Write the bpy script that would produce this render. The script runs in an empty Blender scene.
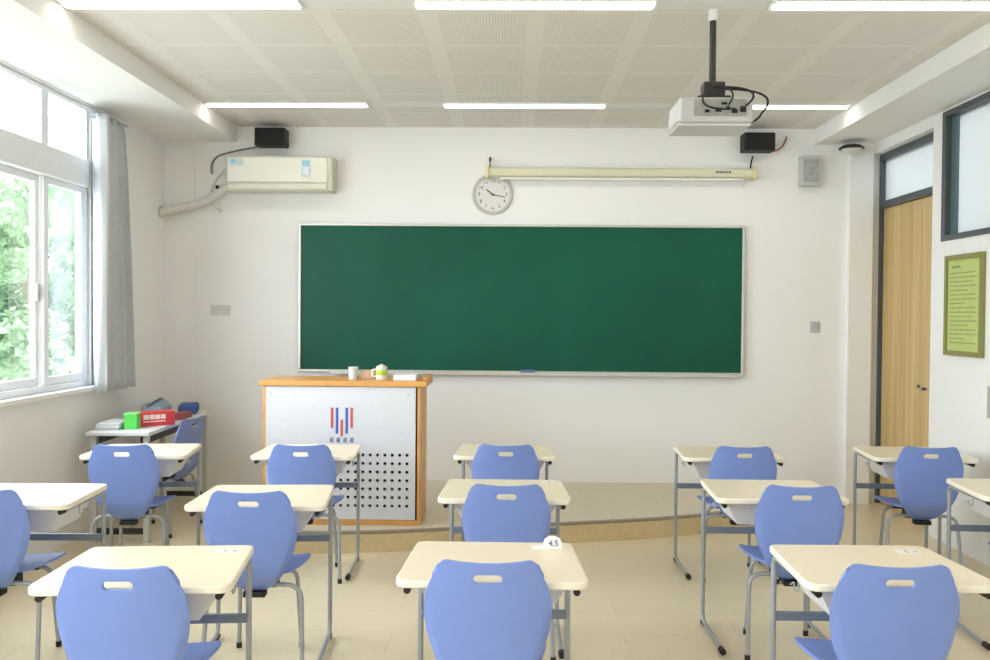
import bpy, bmesh, math, random
from mathutils import Vector, Matrix
random.seed(7)
SC = bpy.context.scene
COL = SC.collection
R = math.radians

# ---------------------------------------------------------------- camera, sky, exposure
FPX, CAM_H = 870.0, 1.65
cam_d = bpy.data.cameras.new('camera')
cam_d.sensor_width = 36.0
cam_d.lens = FPX / 990 * 36.0
cam_d.clip_end = 200
cam = bpy.data.objects.new('camera', cam_d)
COL.objects.link(cam)
rot = Matrix.Rotation(15 / FPX, 4, 'Z') @ Matrix.Rotation(math.pi / 2 - 15 / FPX, 4, 'X') @ Matrix.Rotation(R(0.45), 4, 'Z')
cam.matrix_world = Matrix.Translation((0, 0, CAM_H)) @ rot
SC.camera = cam

world = bpy.data.worlds.new('overcast_sky')
SC.world = world
world.use_nodes = True
wn = world.node_tree
bgn = wn.nodes['Background']
bgn.inputs['Color'].default_value = (0.86, 0.93, 1.0, 1)
SKY = 7.0
bgn.inputs['Strength'].default_value = SKY
TUBE = 4.6
CORRIDOR_W = 38.0

vs = SC.view_settings
vs.view_transform = 'Standard'
vs.look = 'None'
vs.gamma = 1
vs.use_curve_mapping = False
vs.exposure = 0.96
try:
    SC.cycles.max_bounces = 10
    SC.cycles.diffuse_bounces = 6
    SC.cycles.transparent_max_bounces = 12
    SC.cycles.caustics_reflective = False
    SC.cycles.caustics_refractive = False
    SC.cycles.sample_clamp_indirect = 6
except Exception:
    pass

# daylight portals in the window openings (guide the sky's light; give none of their own)
def portal(name, x, y0, y1, z0, z1):
    l = bpy.data.lights.new(name, 'AREA')
    l.shape = 'RECTANGLE'
    l.size = y1 - y0
    l.size_y = z1 - z0
    l.cycles.is_portal = True
    o = bpy.data.objects.new(name, l)
    COL.objects.link(o)
    # local -Z -> +X ; local X -> Y
    o.matrix_world = Matrix.Translation((x, (y0 + y1) / 2, (z0 + z1) / 2)) @ Matrix(((0, 0, -1, 0), (1, 0, 0, 0), (0, -1, 0, 0), (0, 0, 0, 1)))
    return o
portal('daylight_window', -3.26, 3.5, 6.45, 1.1, 3.15)
portal('daylight_window_rear', -3.26, -1.9, 2.5, 1.1, 3.15)

# ---------------------------------------------------------------- materials
MATS = {}
def mat(name, col, rough=0.5, metal=0.0, noise=0.0, nscale=20.0, bump=0.0, bscale=200.0, spec=0.5, coat=0.0):
    if name in MATS: return MATS[name]
    m = bpy.data.materials.new(name)
    m.use_nodes = True
    nt = m.node_tree
    b = nt.nodes['Principled BSDF']
    b.inputs['Roughness'].default_value = rough
    b.inputs['Metallic'].default_value = metal
    b.inputs['Specular IOR Level'].default_value = spec
    b.inputs['Coat Weight'].default_value = coat
    tc = nt.nodes.new('ShaderNodeTexCoord')
    n = nt.nodes.new('ShaderNodeTexNoise')
    n.inputs['Scale'].default_value = nscale
    n.inputs['Detail'].default_value = 3
    nt.links.new(tc.outputs['Object'], n.inputs['Vector'])
    r = nt.nodes.new('ShaderNodeValToRGB')
    c0 = [c * (1 - noise) for c in col]; c1 = [min(1, c * (1 + noise)) for c in col]
    r.color_ramp.elements[0].color = (*c0, 1); r.color_ramp.elements[0].position = 0.3
    r.color_ramp.elements[1].color = (*c1, 1); r.color_ramp.elements[1].position = 0.7
    nt.links.new(n.outputs['Fac'], r.inputs['Fac'])
    nt.links.new(r.outputs['Color'], b.inputs['Base Color'])
    if bump:
        n2 = nt.nodes.new('ShaderNodeTexNoise'); n2.inputs['Scale'].default_value = bscale
        nt.links.new(tc.outputs['Object'], n2.inputs['Vector'])
        bp = nt.nodes.new('ShaderNodeBump'); bp.inputs['Strength'].default_value = bump; bp.inputs['Distance'].default_value = 0.002
        nt.links.new(n2.outputs['Fac'], bp.inputs['Height'])
        nt.links.new(bp.outputs['Normal'], b.inputs['Normal'])
    MATS[name] = m
    return m

def emit(name, col, s):
    m = bpy.data.materials.new(name); m.use_nodes = True
    nt = m.node_tree; nt.nodes.remove(nt.nodes['Principled BSDF'])
    e = nt.nodes.new('ShaderNodeEmission'); e.inputs['Color'].default_value = (*col, 1); e.inputs['Strength'].default_value = s
    nt.links.new(e.outputs[0], nt.nodes['Material Output'].inputs[0])
    MATS[name] = m
    return m

def glass(name, tint, refl=0.06, frost=0.0):
    m = bpy.data.materials.new(name); m.use_nodes = True
    nt = m.node_tree; nt.nodes.remove(nt.nodes['Principled BSDF'])
    t = nt.nodes.new('ShaderNodeBsdfTransparent'); t.inputs[0].default_value = (*tint, 1)
    g = nt.nodes.new('ShaderNodeBsdfGlossy'); g.inputs['Roughness'].default_value = 0.03; g.inputs[0].default_value = (1, 1, 1, 1)
    lw = nt.nodes.new('ShaderNodeLayerWeight'); lw.inputs[0].default_value = 0.25
    mm = nt.nodes.new('ShaderNodeMath'); mm.operation = 'MULTIPLY_ADD'; mm.inputs[1].default_value = 0.25; mm.inputs[2].default_value = refl
    mx = nt.nodes.new('ShaderNodeMixShader')
    nt.links.new(lw.outputs['Fresnel'], mm.inputs[0]); nt.links.new(mm.outputs[0], mx.inputs[0])
    nt.links.new(t.outputs[0], mx.inputs[1]); nt.links.new(g.outputs[0], mx.inputs[2])
    last = mx
    if frost:
        d = nt.nodes.new('ShaderNodeBsdfTranslucent'); d.inputs[0].default_value = (0.80, 0.84, 0.86, 1)
        m2 = nt.nodes.new('ShaderNodeMixShader'); m2.inputs[0].default_value = frost
        nt.links.new(mx.outputs[0], m2.inputs[1]); nt.links.new(d.outputs[0], m2.inputs[2]); last = m2
    nt.links.new(last.outputs[0], nt.nodes['Material Output'].inputs[0])
    MATS[name] = m
    return m

WALL = mat('wall_paint', (0.855, 0.85, 0.845), 0.75, noise=0.012, nscale=1.5, bump=0.05)
WHITE = mat('white_paint', (0.80, 0.80, 0.79), 0.55, noise=0.01)
FRAMEW = mat('white_window_frame', (0.80, 0.82, 0.86), 0.35, noise=0.01)
BLUE = mat('blue_plastic', (0.18, 0.265, 0.61), 0.42, noise=0.03, nscale=6, bump=0.06, bscale=600)
GREYTUBE = mat('grey_steel_tube', (0.36, 0.38, 0.40), 0.38, metal=0.35, noise=0.05)
GREYBAR = mat('grey_steel_bar', (0.20, 0.23, 0.28), 0.45, metal=0.2, noise=0.05)
BLACK = mat('black_plastic', (0.008, 0.008, 0.009), 0.6, noise=0.1)
BLACKM = mat('black_painted_metal', (0.03, 0.028, 0.025), 0.5, noise=0.1)
TRAY = mat('grey_white_tray', (0.70, 0.70, 0.71), 0.45, noise=0.02)
TOP = mat('cream_laminate', (0.80, 0.70, 0.53), 0.32, noise=0.025, nscale=3)
TOPEDGE = mat('pale_edge_band', (0.86, 0.80, 0.68), 0.4, noise=0.01)
ORANGE = mat('orange_wood', (0.66, 0.33, 0.10), 0.4, noise=0.12, nscale=7)
PANEL = mat('silver_grey_panel', (0.66, 0.675, 0.73), 0.4, metal=0.15, noise=0.015)
DARKIN = mat('interior_shade', (0.02, 0.02, 0.022), 0.8)  # near-black colour standing in for shade inside the lectern
ALU = mat('aluminium', (0.62, 0.62, 0.58), 0.35, metal=0.5, noise=0.03)
DGREY = mat('dark_grey_frame', (0.075, 0.09, 0.10), 0.45, noise=0.06)
IVORY = mat('ivory_plastic', (0.72, 0.71, 0.60), 0.4, noise=0.015)
IVORY2 = mat('ivory_screen_case', (0.70, 0.67, 0.50), 0.4, noise=0.015)
SILVER = mat('silver_projector', (0.55, 0.55, 0.56), 0.4, metal=0.2, noise=0.03)
PALEGREY = mat('pale_grey_plastic', (0.52, 0.53, 0.53), 0.5, noise=0.03)
CURTAIN = mat('grey_curtain_cloth', (0.54, 0.56, 0.59), 0.9, noise=0.05, nscale=60, bump=0.1, bscale=400)
WGLASS = glass('window_glass', (0.97, 0.985, 0.98), 0.03)
CGLASS = glass('corridor_glass', (0.86, 0.91, 0.93), 0.05, frost=0.55)
TUBEM = emit('tube_light', (1.0, 0.955, 0.86), TUBE)
BLUEINK = mat('blue_ink', (0.05, 0.10, 0.45), 0.5)
REDINK = mat('red_ink', (0.55, 0.08, 0.07), 0.5)
GREYINK = mat('grey_ink', (0.12, 0.14, 0.25), 0.6)
SKYINK = mat('sky_blue_sticker', (0.30, 0.58, 0.72), 0.5)
PAPER = mat('white_paper', (0.85, 0.85, 0.88), 0.7, noise=0.01)
DARKINK = mat('dark_ink', (0.05, 0.05, 0.07), 0.6)

def board_mat():
    m = mat('green_chalkboard', (0.004, 0.092, 0.054), 0.42, noise=0.14, nscale=1.2, bump=0.05, bscale=300, spec=0.22)
    return m
BOARD = board_mat()

def wood_mat(name, ca, cb, axis_scale, rough=0.4):
    m = bpy.data.materials.new(name); m.use_nodes = True
    nt = m.node_tree; b = nt.nodes['Principled BSDF']; b.inputs['Roughness'].default_value = rough
    tc = nt.nodes.new('ShaderNodeTexCoord'); mp = nt.nodes.new('ShaderNodeMapping'); mp.inputs['Scale'].default_value = axis_scale
    n = nt.nodes.new('ShaderNodeTexNoise'); n.inputs['Scale'].default_value = 1.0; n.inputs['Detail'].default_value = 5
    r = nt.nodes.new('ShaderNodeValToRGB')
    r.color_ramp.elements[0].position = 0.35; r.color_ramp.elements[1].position = 0.65
    r.color_ramp.elements[0].color = (*ca, 1); r.color_ramp.elements[1].color = (*cb, 1)
    nt.links.new(tc.outputs['Object'], mp.inputs[0]); nt.links.new(mp.outputs[0], n.inputs['Vector'])
    nt.links.new(n.outputs['Fac'], r.inputs[0]); nt.links.new(r.outputs[0], b.inputs['Base Color'])
    MATS[name] = m
    return m
DOORWOOD = wood_mat('pale_door_wood', (0.50, 0.345, 0.145), (0.66, 0.475, 0.225), (14, 14, 0.35))

def floor_mat(name, col):
    m = bpy.data.materials.new(name); m.use_nodes = True
    nt = m.node_tree; b = nt.nodes['Principled BSDF']; b.inputs['Roughness'].default_value = 0.34
    tc = nt.nodes.new('ShaderNodeTexCoord')
    n = nt.nodes.new('ShaderNodeTexNoise'); n.inputs['Scale'].default_value = 1.4; n.inputs['Detail'].default_value = 6
    n2 = nt.nodes.new('ShaderNodeTexNoise'); n2.inputs['Scale'].default_value = 45; n2.inputs['Detail'].default_value = 4
    br = nt.nodes.new('ShaderNodeTexBrick')
    br.inputs['Scale'].default_value = 1.0; br.inputs['Brick Width'].default_value = 1.2; br.inputs['Row Height'].default_value = 0.3
    br.inputs['Mortar Size'].default_value = 0.003
    br.inputs['Color1'].default_value = (*col, 1); br.inputs['Color2'].default_value = (*[c * 0.965 for c in col], 1)
    br.inputs['Mortar'].default_value = (*[c * 0.86 for c in col], 1)
    nt.links.new(tc.outputs['Object'], br.inputs['Vector'])
    mx = nt.nodes.new('ShaderNodeMix'); mx.data_type = 'RGBA'; mx.blend_type = 'MULTIPLY'
    r = nt.nodes.new('ShaderNodeValToRGB'); r.color_ramp.elements[0].color = (0.88, 0.87, 0.84, 1); r.color_ramp.elements[1].color = (1, 1, 1, 1)
    r.color_ramp.elements[0].position = 0.3; r.color_ramp.elements[1].position = 0.65
    ad = nt.nodes.new('ShaderNodeMath'); ad.operation = 'MULTIPLY_ADD'; ad.inputs[1].default_value = 0.35; 
    nt.links.new(tc.outputs['Object'], n.inputs['Vector']); nt.links.new(tc.outputs['Object'], n2.inputs['Vector'])
    nt.links.new(n2.outputs['Fac'], ad.inputs[0])
    sc_ = nt.nodes.new('ShaderNodeMath'); sc_.operation = 'MULTIPLY'; sc_.inputs[1].default_value = 0.65
    nt.links.new(n.outputs['Fac'], sc_.inputs[0]); nt.links.new(sc_.outputs[0], ad.inputs[2])
    nt.links.new(ad.outputs[0], r.inputs[0])
    mx.inputs['Factor'].default_value = 1.0
    nt.links.new(br.outputs['Color'], mx.inputs[6]); nt.links.new(r.outputs[0], mx.inputs[7])
    nt.links.new(mx.outputs[2], b.inputs['Base Color'])
    MATS[name] = m
    return m
FLOOR = floor_mat('beige_vinyl_floor', (0.77, 0.66, 0.465))
PLATF = floor_mat('beige_platform_floor', (0.70, 0.615, 0.47))
RISER = mat('tan_riser', (0.68, 0.54, 0.31), 0.45, noise=0.05)
NOSING = mat('brown_nosing', (0.30, 0.255, 0.19), 0.5, noise=0.05)

def ceiling_mat():
    m = bpy.data.materials.new('perforated_ceiling'); m.use_nodes = True
    nt = m.node_tree; b = nt.nodes['Principled BSDF']; b.inputs['Roughness'].default_value = 0.8
    tc = nt.nodes.new('ShaderNodeTexCoord'); sp = nt.nodes.new('ShaderNodeSeparateXYZ')
    nt.links.new(tc.outputs['Object'], sp.inputs[0])
    def M(op, a, bb=None, c=None):
        n = nt.nodes.new('ShaderNodeMath'); n.operation = op
        for i, v in enumerate((a, bb, c)):
            if v is None: continue
            if isinstance(v, (int, float)): n.inputs[i].default_value = v
            else: nt.links.new(v, n.inputs[i])
        return n.outputs[0]
    X, Y = sp.outputs[0], sp.outputs[1]
    fx = M('FRACT', M('DIVIDE', M('ADD', X, 6.52), 0.6))      # bands centred on x = -0.52+0.05 ...
    fy = M('FRACT', M('DIVIDE', M('ADD', Y, 0.57), 0.6))
    ix = M('GREATER_THAN', fx, 0.175)
    iy = M('GREATER_THAN', fy, 0.09)
    inside = M('MULTIPLY', ix, iy)
    hx = M('SUBTRACT', M('FRACT', M('DIVIDE', X, 0.0175)), 0.5)
    hy = M('SUBTRACT', M('FRACT', M('DIVIDE', Y, 0.0175)), 0.5)
    d2 = M('ADD', M('MULTIPLY', hx, hx), M('MULTIPLY', hy, hy))
    hole = M('MULTIPLY', M('LESS_THAN', d2, 0.055), inside)
    mix = nt.nodes.new('ShaderNodeMix'); mix.data_type = 'RGBA'
    mix.inputs[6].default_value = (0.79, 0.765, 0.735, 1); mix.inputs[7].default_value = (0.52, 0.47, 0.45, 1)
    nt.links.new(hole, mix.inputs['Factor'])
    nt.links.new(mix.outputs[2], b.inputs['Base Color'])
    MATS['perforated_ceiling'] = m
    return m
CEIL = ceiling_mat()
SOFFIT = mat('soffit_paint', (0.84, 0.835, 0.83), 0.8, noise=0.01, nscale=2)

# ---------------------------------------------------------------- mesh helpers
def box(bm, x0, x1, y0, y1, z0, z1):
    ret = bmesh.ops.create_cube(bm, size=1.0)
    for v in ret['verts']:
        v.co = Vector((x0 + (v.co.x + .5) * (x1 - x0), y0 + (v.co.y + .5) * (y1 - y0), z0 + (v.co.z + .5) * (z1 - z0)))
    return ret['verts']

def prism(bm, pts, z0, z1):
    b = [bm.verts.new((x, y, z0)) for x, y in pts]; t = [bm.verts.new((x, y, z1)) for x, y in pts]
    n = len(pts)
    bm.faces.new(list(reversed(b))); bm.faces.new(t)
    for i in range(n): bm.faces.new((b[i], b[(i + 1) % n], t[(i + 1) % n], t[i]))

def fillet(pts, rad, n=6):
    pts = [Vector(p) for p in pts]; out = [pts[0]]
    for i in range(1, len(pts) - 1):
        a, p, c = pts[i - 1], pts[i], pts[i + 1]
        d1 = (a - p).normalized(); d2 = (c - p).normalized()
        ang = d1.angle(d2)
        if ang > 3.1: out.append(p); continue
        r = rad[i - 1] if isinstance(rad, (list, tuple)) else rad
        t = min(r / math.tan(ang / 2), (a - p).length * .49, (c - p).length * .49)
        s, e = p + d1 * t, p + d2 * t
        for k in range(n + 1):
            u = k / n
            out.append((1 - u) ** 2 * s + 2 * u * (1 - u) * p + u * u * e)
    out.append(pts[-1])
    return out

def tube(bm, pts, r, seg=10, cap=True):
    pts = [Vector(p) for p in pts]
    rings = []; up = None
    for i, p in enumerate(pts):
        if i == 0: d = pts[1] - pts[0]
        elif i == len(pts) - 1: d = pts[-1] - pts[-2]
        else: d = (pts[i + 1] - pts[i]).normalized() + (pts[i] - pts[i - 1]).normalized()
        d.normalize()
        if up is None:
            up = Vector((0, 0, 1)) if abs(d.z) < .9 else Vector((1, 0, 0))
        up = (up - d * up.dot(d)).normalized(); side = d.cross(up)
        rr = r[i] if isinstance(r, (list, tuple)) else r
        rings.append([bm.verts.new(p + (side * math.cos(a) + up * math.sin(a)) * rr) for a in [2 * math.pi * k / seg for k in range(seg)]])
    for a, b in zip(rings, rings[1:]):
        for k in range(seg): bm.faces.new((a[k], a[(k + 1) % seg], b[(k + 1) % seg], b[k]))
    if cap:
        bm.faces.new(list(reversed(rings[0]))); bm.faces.new(rings[-1])

def lathe(bm, prof, seg=24, center=(0, 0, 0), axis='Z'):
    c = Vector(center); rings = []
    def P(r, h, a):
        if axis == 'Z': return c + Vector((r * math.cos(a), r * math.sin(a), h))
        return c + Vector((r * math.cos(a), h, r * math.sin(a)))      # 'Y'
    for r, h in prof:
        if r < 1e-6: rings.append([bm.verts.new(P(0, h, 0))])
        else: rings.append([bm.verts.new(P(r, h, 2 * math.pi * k / seg)) for k in range(seg)])
    for a, b in zip(rings, rings[1:]):
        for k in range(seg):
            k2 = (k + 1) % seg
            if len(a) == 1 and len(b) > 1: bm.faces.new((a[0], b[k], b[k2]))
            elif len(b) == 1 and len(a) > 1: bm.faces.new((a[k], a[k2], b[0]))
            elif len(a) > 1: bm.faces.new((a[k], a[k2], b[k2], b[k]))

def obj(name, bm, m, parent=None, smooth=False, bevel=0.0, segs=2):
    bmesh.ops.recalc_face_normals(bm, faces=bm.faces)
    me = bpy.data.meshes.new(name)
    if smooth:
        for f in bm.faces: f.smooth = True
    bm.to_mesh(me); bm.free()
    me.materials.append(m)
    o = bpy.data.objects.new(name, me)
    COL.objects.link(o)
    if parent: o.parent = parent
    if bevel:
        md = o.modifiers.new('bevel', 'BEVEL'); md.width = bevel; md.segments = segs; md.limit_method = 'ANGLE'; md.angle_limit = R(40)
    if smooth:
        try: me.set_sharp_from_angle(angle=R(40))
        except Exception: pass
    return o

def B(name, dims, m, parent=None, bevel=0.0):
    bm = bmesh.new()
    if not isinstance(dims[0], (list, tuple)): dims = [dims]
    for d in dims: box(bm, *d)
    return obj(name, bm, m, parent, bevel=bevel)

def T(name, pts, r, m, parent=None, seg=10):
    bm = bmesh.new(); tube(bm, pts, r, seg)
    return obj(name, bm, m, parent, smooth=True)

def tag(o, label, cat, group=None):
    o['label'] = label; o['category'] = cat
    if group: o['group'] = group
    return o
def thing(name, label, cat, loc=(0, 0, 0), rotz=0, group=None):
    o = bpy.data.objects.new(name, None); COL.objects.link(o)
    o.empty_display_size = 0.1
    o.location = loc; o.rotation_euler = (0, 0, rotz)
    return tag(o, label, cat, group)
def struct(o, label=None):
    o['kind'] = 'structure'
    if label: o['label'] = label
    return o
def copy_tree(o, parent=None):
    c = o.copy(); COL.objects.link(c)
    if parent: c.parent = parent
    for ch in list(o.children): copy_tree(ch, c)
    return c
def text(name, body, size, m, parent, loc, rot, extrude=0.0005, sx=1.0):
    cu = bpy.data.curves.new(name, 'FONT'); cu.body = body; cu.size = size; cu.align_x = 'CENTER'; cu.align_y = 'CENTER'; cu.extrude = extrude
    tmp = bpy.data.objects.new(name + '_curve', cu); COL.objects.link(tmp)
    bpy.context.view_layer.update()
    me = bpy.data.meshes.new_from_object(tmp.evaluated_get(bpy.context.evaluated_depsgraph_get()))
    bpy.data.objects.remove(tmp); me.name = name
    me.materials.clear(); me.materials.append(m)
    o = bpy.data.objects.new(name, me); COL.objects.link(o); o.parent = parent
    o.location = loc; o.rotation_euler = rot; o.scale = (sx, 1, 1)
    return o

# ---------------------------------------------------------------- room shell
XL, XR, YF, YB, ZC = -3.13, 3.2, 7.83, -2.6, 3.33
ZS = 3.19
struct(B('floor', (XL - .3, XR + .3, YB - .2, YF + .3, -.15, 0), FLOOR), 'beige vinyl classroom floor')
bm = bmesh.new(); box(bm, XL - .3, XR + .3, YB - .2, YF + .2, ZC, ZC + .15)
struct(obj('ceiling', bm, CEIL), 'perforated panel ceiling')
struct(B('wall_front', (XL - .3, XR + .3, YF, YF + .2, 0, ZC), WALL), 'white front wall behind the chalkboard')
struct(B('wall_back', (XL - .3, XR + .3, YB - .2, YB, 0, ZC), WALL))
WZ0, WZ1 = 1.10, 3.175
struct(B('wall_left', [(XL - .11, XL, YB, YF, 0, WZ0), (XL - .11, XL, YB, YF, WZ1, ZC),
                       (XL - .11, XL, 6.45, YF, WZ0, WZ1), (XL - .11, XL, 2.5, 3.5, WZ0, WZ1), (XL - .11, XL, YB, -1.9, WZ0, WZ1)], WALL), 'white window wall')
DY0, DY1 = 6.68, YF
struct(B('wall_right', [(XR, XR + .16, YB, DY0, 0, 2.22), (XR, XR + .16, YB, DY0, 3.172, ZC), (XR, XR + .16, YB, 4.2, 2.22, 3.172),
                        (XR, XR + .16, 6.525, DY0, 2.22, 3.172), (XR, XR + .16, DY0, DY1, 3.10, ZC)], WALL), 'white right wall with door')
# lower side soffits
struct(B('ceiling_soffit_left', (XL, -2.47, YB, YF, ZS, ZC), SOFFIT), 'dropped ceiling strip above the windows')
struct(B('ceiling_soffit_right', (2.70, XR, YB, YF, ZS, ZC), SOFFIT), 'dropped ceiling strip above the door')
# shallow corner piers
struct(B('trim_1', (XL, -2.86, YF - .012, YF, 0, ZS), WALL), 'shallow wall pier in the left front corner')
struct(B('trim_2', (2.995, XR, YF - .07, YF, 0, ZS), WALL), 'shallow wall pier in the right front corner')
# light grooves across the ceiling
for y, n in ((6.985, 'trim_3'), (4.72, 'trim_4'), (2.45, 'trim_5')):
    struct(B(n, (-2.47, 2.70, y - .085, y + .085, ZC - .001, ZC), WHITE), 'white strip across the ceiling holding the lights')

# teaching platform with a bowed front edge
front = [(-2.12, YF), (-2.12, 6.9), (-2.08, 6.5), (-1.98, 6.2), (-1.8, 6.02), (-1.5, 5.93), (-1.0, 5.96), (-.3, 6.12), (.3, 6.26), (.75, 6.37), (1.11, 6.47), (1.5, 6.62), (1.95, 6.87), (2.3, 7.15), (2.55, 7.5), (2.65, YF)]
def smooth_poly(p, it=2):
    for _ in range(it):
        q = [p[0]]
        for a, b in zip(p, p[1:]):
            q += [(a[0] * .75 + b[0] * .25, a[1] * .75 + b[1] * .25), (a[0] * .25 + b[0] * .75, a[1] * .25 + b[1] * .75)]
        q.append(p[-1]); p = q
    return p
front = smooth_poly(front)
PH = .15
bm = bmesh.new(); prism(bm, front, 0, PH - .022)
struct(obj('floor_platform_riser', bm, RISER), 'tan riser of the low teaching platform')
def offset(p, d):
    out = []
    for i, (x, y) in enumerate(p):
        a = p[max(i - 1, 0)]; b = p[min(i + 1, len(p) - 1)]
        t = Vector((b[0] - a[0], b[1] - a[1])).normalized()
        out.append((x + t.y * -d * -1 * -1, min(YF, y - d * t.x * 1)) if False else (x - d * -t.y * -1, min(YF, y - d * t.x)))
    return out
bm = bmesh.new(); prism(bm, front, PH - .022, PH - .004)
struct(obj('trim_6', bm, NOSING, bevel=.004), 'brown nosing along the platform edge')
bm = bmesh.new()
inner = [(x * .992, y + .03 if y < YF - .05 else y) for x, y in front]
prism(bm, inner, PH - .004, PH)
struct(obj('floor_platform', bm, PLATF), 'beige floor of the low teaching platform')

# ---------------------------------------------------------------- left window
def build_window(name, y0, y1, mulls, transom=True):
    root = B(name, [(XL - .10, XL - .02, y0, y1, WZ0, WZ0 + .045), (XL - .10, XL - .02, y0, y1, WZ1 - .035, WZ1),
                    (XL - .10, XL - .02, y0, y0 + .04, WZ0 + .045, WZ1 - .035), (XL - .10, XL - .02, y1 - .035, y1, WZ0 + .045, WZ1 - .035)], FRAMEW)
    struct(root)
    B('transom', (XL - .10, XL + .005, y0 + .04, y1 - .035, 2.57, 2.775), FRAMEW, root, bevel=.008)
    edges = [y0 + .04] + list(mulls) + [y1 - .035]
    for i, m_ in enumerate(mulls):
        B('mullion', (XL - .095, XL - .025, m_ - .045, m_ + .045, 2.775, WZ1 - .035), FRAMEW, root)
    for a, b in zip(edges, edges[1:]):
        B('pane', (XL - .065, XL - .059, a + .001, b - .001, 2.777, WZ1 - .036), WGLASS, root)
    # sliding sashes
    for i, (a, b) in enumerate(zip(edges, edges[1:])):
        dx = -.03 if i % 2 else 0.0
        a2, b2 = a, b
        z0, z1 = WZ0 + .047, 2.568
        s = B('sash', [(XL - .06 + dx, XL - .032 + dx, a2, a2 + .058, z0, z1), (XL - .06 + dx, XL - .032 + dx, b2 - .058, b2, z0, z1),
                       (XL - .06 + dx, XL - .032 + dx, a2 + .058, b2 - .058, z0, z0 + .055), (XL - .06 + dx, XL - .032 + dx, a2 + .058, b2 - .058, z1 - .045, z1)], FRAMEW, root)
        B('pane', (XL - .05 + dx, XL - .044 + dx, a2 + .054, b2 - .054, z0 + .05, z1 - .04), WGLASS, s)
        if i == len(edges) - 3 or len(edges) == 2:
            bm = bmesh.new(); box(bm, XL - .032 + dx, XL - .016 + dx, b2 - .055, b2 - .02, 1.72, 1.84)
            obj('latch', bm, PALEGREY, s, bevel=.006)
    return root
build_window('window_1', 3.5, 6.45, (4.55, 5.85))
build_window('window_2', -1.9, 2.5, (-.45, 1.0))  # unseen window, added to let in more daylight
struct(B('trim_7', (XL - .02, XL + .06, 3.4, 6.95, WZ0 - .035, WZ0), WHITE, bevel=.006), 'white window sill ledge')

# ---------------------------------------------------------------- door, corridor window, corridor
XD = 3.30
door = B('door_1', [(XD - .02, XD + .08, YF - .032, YF, 0, 3.10), (XD - .02, XD + .08, DY0 + .0, DY0 + .05, 0, 3.10),
                    (XD - .02, XD + .08, DY0 + .05, YF - .032, 3.05, 3.10), (XD - .02, XD + .08, DY0 + .05, YF - .032, 2.62, 2.68)], DGREY)
struct(door, 'pale wooden door in a dark grey frame')
B('leaf', (XD + .01, XD + .055, DY0 + .052, YF - .034, .008, 2.618), DOORWOOD, door, bevel=.003)
B('transom_pane', (XD + .02, XD + .028, DY0 + .05, YF - .032, 2.68, 3.05), CGLASS, door)
T('handle', [(XD + .0, 6.945, 1.09), (XD - .018, 6.945, 1.09), (XD - .03, 6.945, 1.09)], [.008, .010, .015], DGREY, door, 14)
bm = bmesh.new(); lathe(bm, [(0, -.006), (.014, -.006), (.014, .006), (0, .006)], 16)
kh = obj('keyhole', bm, DGREY, door, smooth=True); kh.rotation_euler = (0, math.pi / 2, 0); kh.location = (XD + .006, 7.085, 1.10)
for z in (2.3, 1.3, .35):
    T('hinge', [(XD - .006, YF - .036, z), (XD - .006, YF - .036, z + .1)], .008, DGREY, door)

w3 = B('window_3', [(XR - .01, XR + .10, 6.47, 6.525, 2.22, 3.172), (XR - .01, XR + .10, 4.2, 4.25, 2.22, 3.172),
                    (XR - .01, XR + .10, 4.25, 6.47, 2.22, 2.262), (XR - .01, XR + .10, 4.25, 6.47, 3.13, 3.172), (XR - .01, XR + .10, 5.32, 5.38, 2.262, 3.13)], DGREY)
struct(w3, 'high corridor window in a dark grey frame')
B('pane', (XR + .06, XR + .068, 5.38, 6.47, 2.262, 3.13), CGLASS, w3)
B('pane', (XR + .06, XR + .068, 4.25, 5.32, 2.262, 3.13), CGLASS, w3)
B('teal_strip', (XR + .03, XR + .055, 6.40, 6.468, 2.263, 3.129), mat('teal_grey', (0.09, 0.15, 0.17), .4, noise=.05), w3)  # dark teal strip at the far end of the pane

CORW = mat('corridor_paint', (0.75, 0.77, 0.78), .7, noise=.02)
struct(B('wall_corridor', [(5.3, 5.45, 2.5, 10.2, 0, 3.6), (XR + .16, 5.3, 10.05, 10.2, 0, 3.6), (XR + .16, 5.3, 2.5, 2.65, 0, 3.6), (3.36, 3.5, YF + .2, 10.05, 0, 3.6)], CORW))
struct(B('floor_corridor', (XR + .16, 5.3, 2.65, 10.05, -.15, 0), FLOOR))
struct(B('ceiling_corridor', (XR + .16, 5.3, 2.65, 10.05, 3.5, 3.6), WHITE))
cp = B('tan_block', [(5.24, 5.295, 8.6, 9.9, 2.3, 3.3)], mat('tan_beige', (0.62, 0.55, 0.36), .8, noise=.1, nscale=80), bevel=.01)  # plain tan block for the beige patch behind the transom
tag(cp, 'tan block on the corridor wall seen through the glass above the door', 'block')
la = bpy.data.lights.new('corridor_fill', 'AREA'); la.shape = 'RECTANGLE'; la.size = .3; la.size_y = 5.5; la.energy = CORRIDOR_W; la.color = (0.97, 0.985, 1.0)
lo = bpy.data.objects.new('corridor_fill', la); COL.objects.link(lo); lo.location = (4.4, 6.4, 3.48)  # unseen area light added to brighten the corridor

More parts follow.
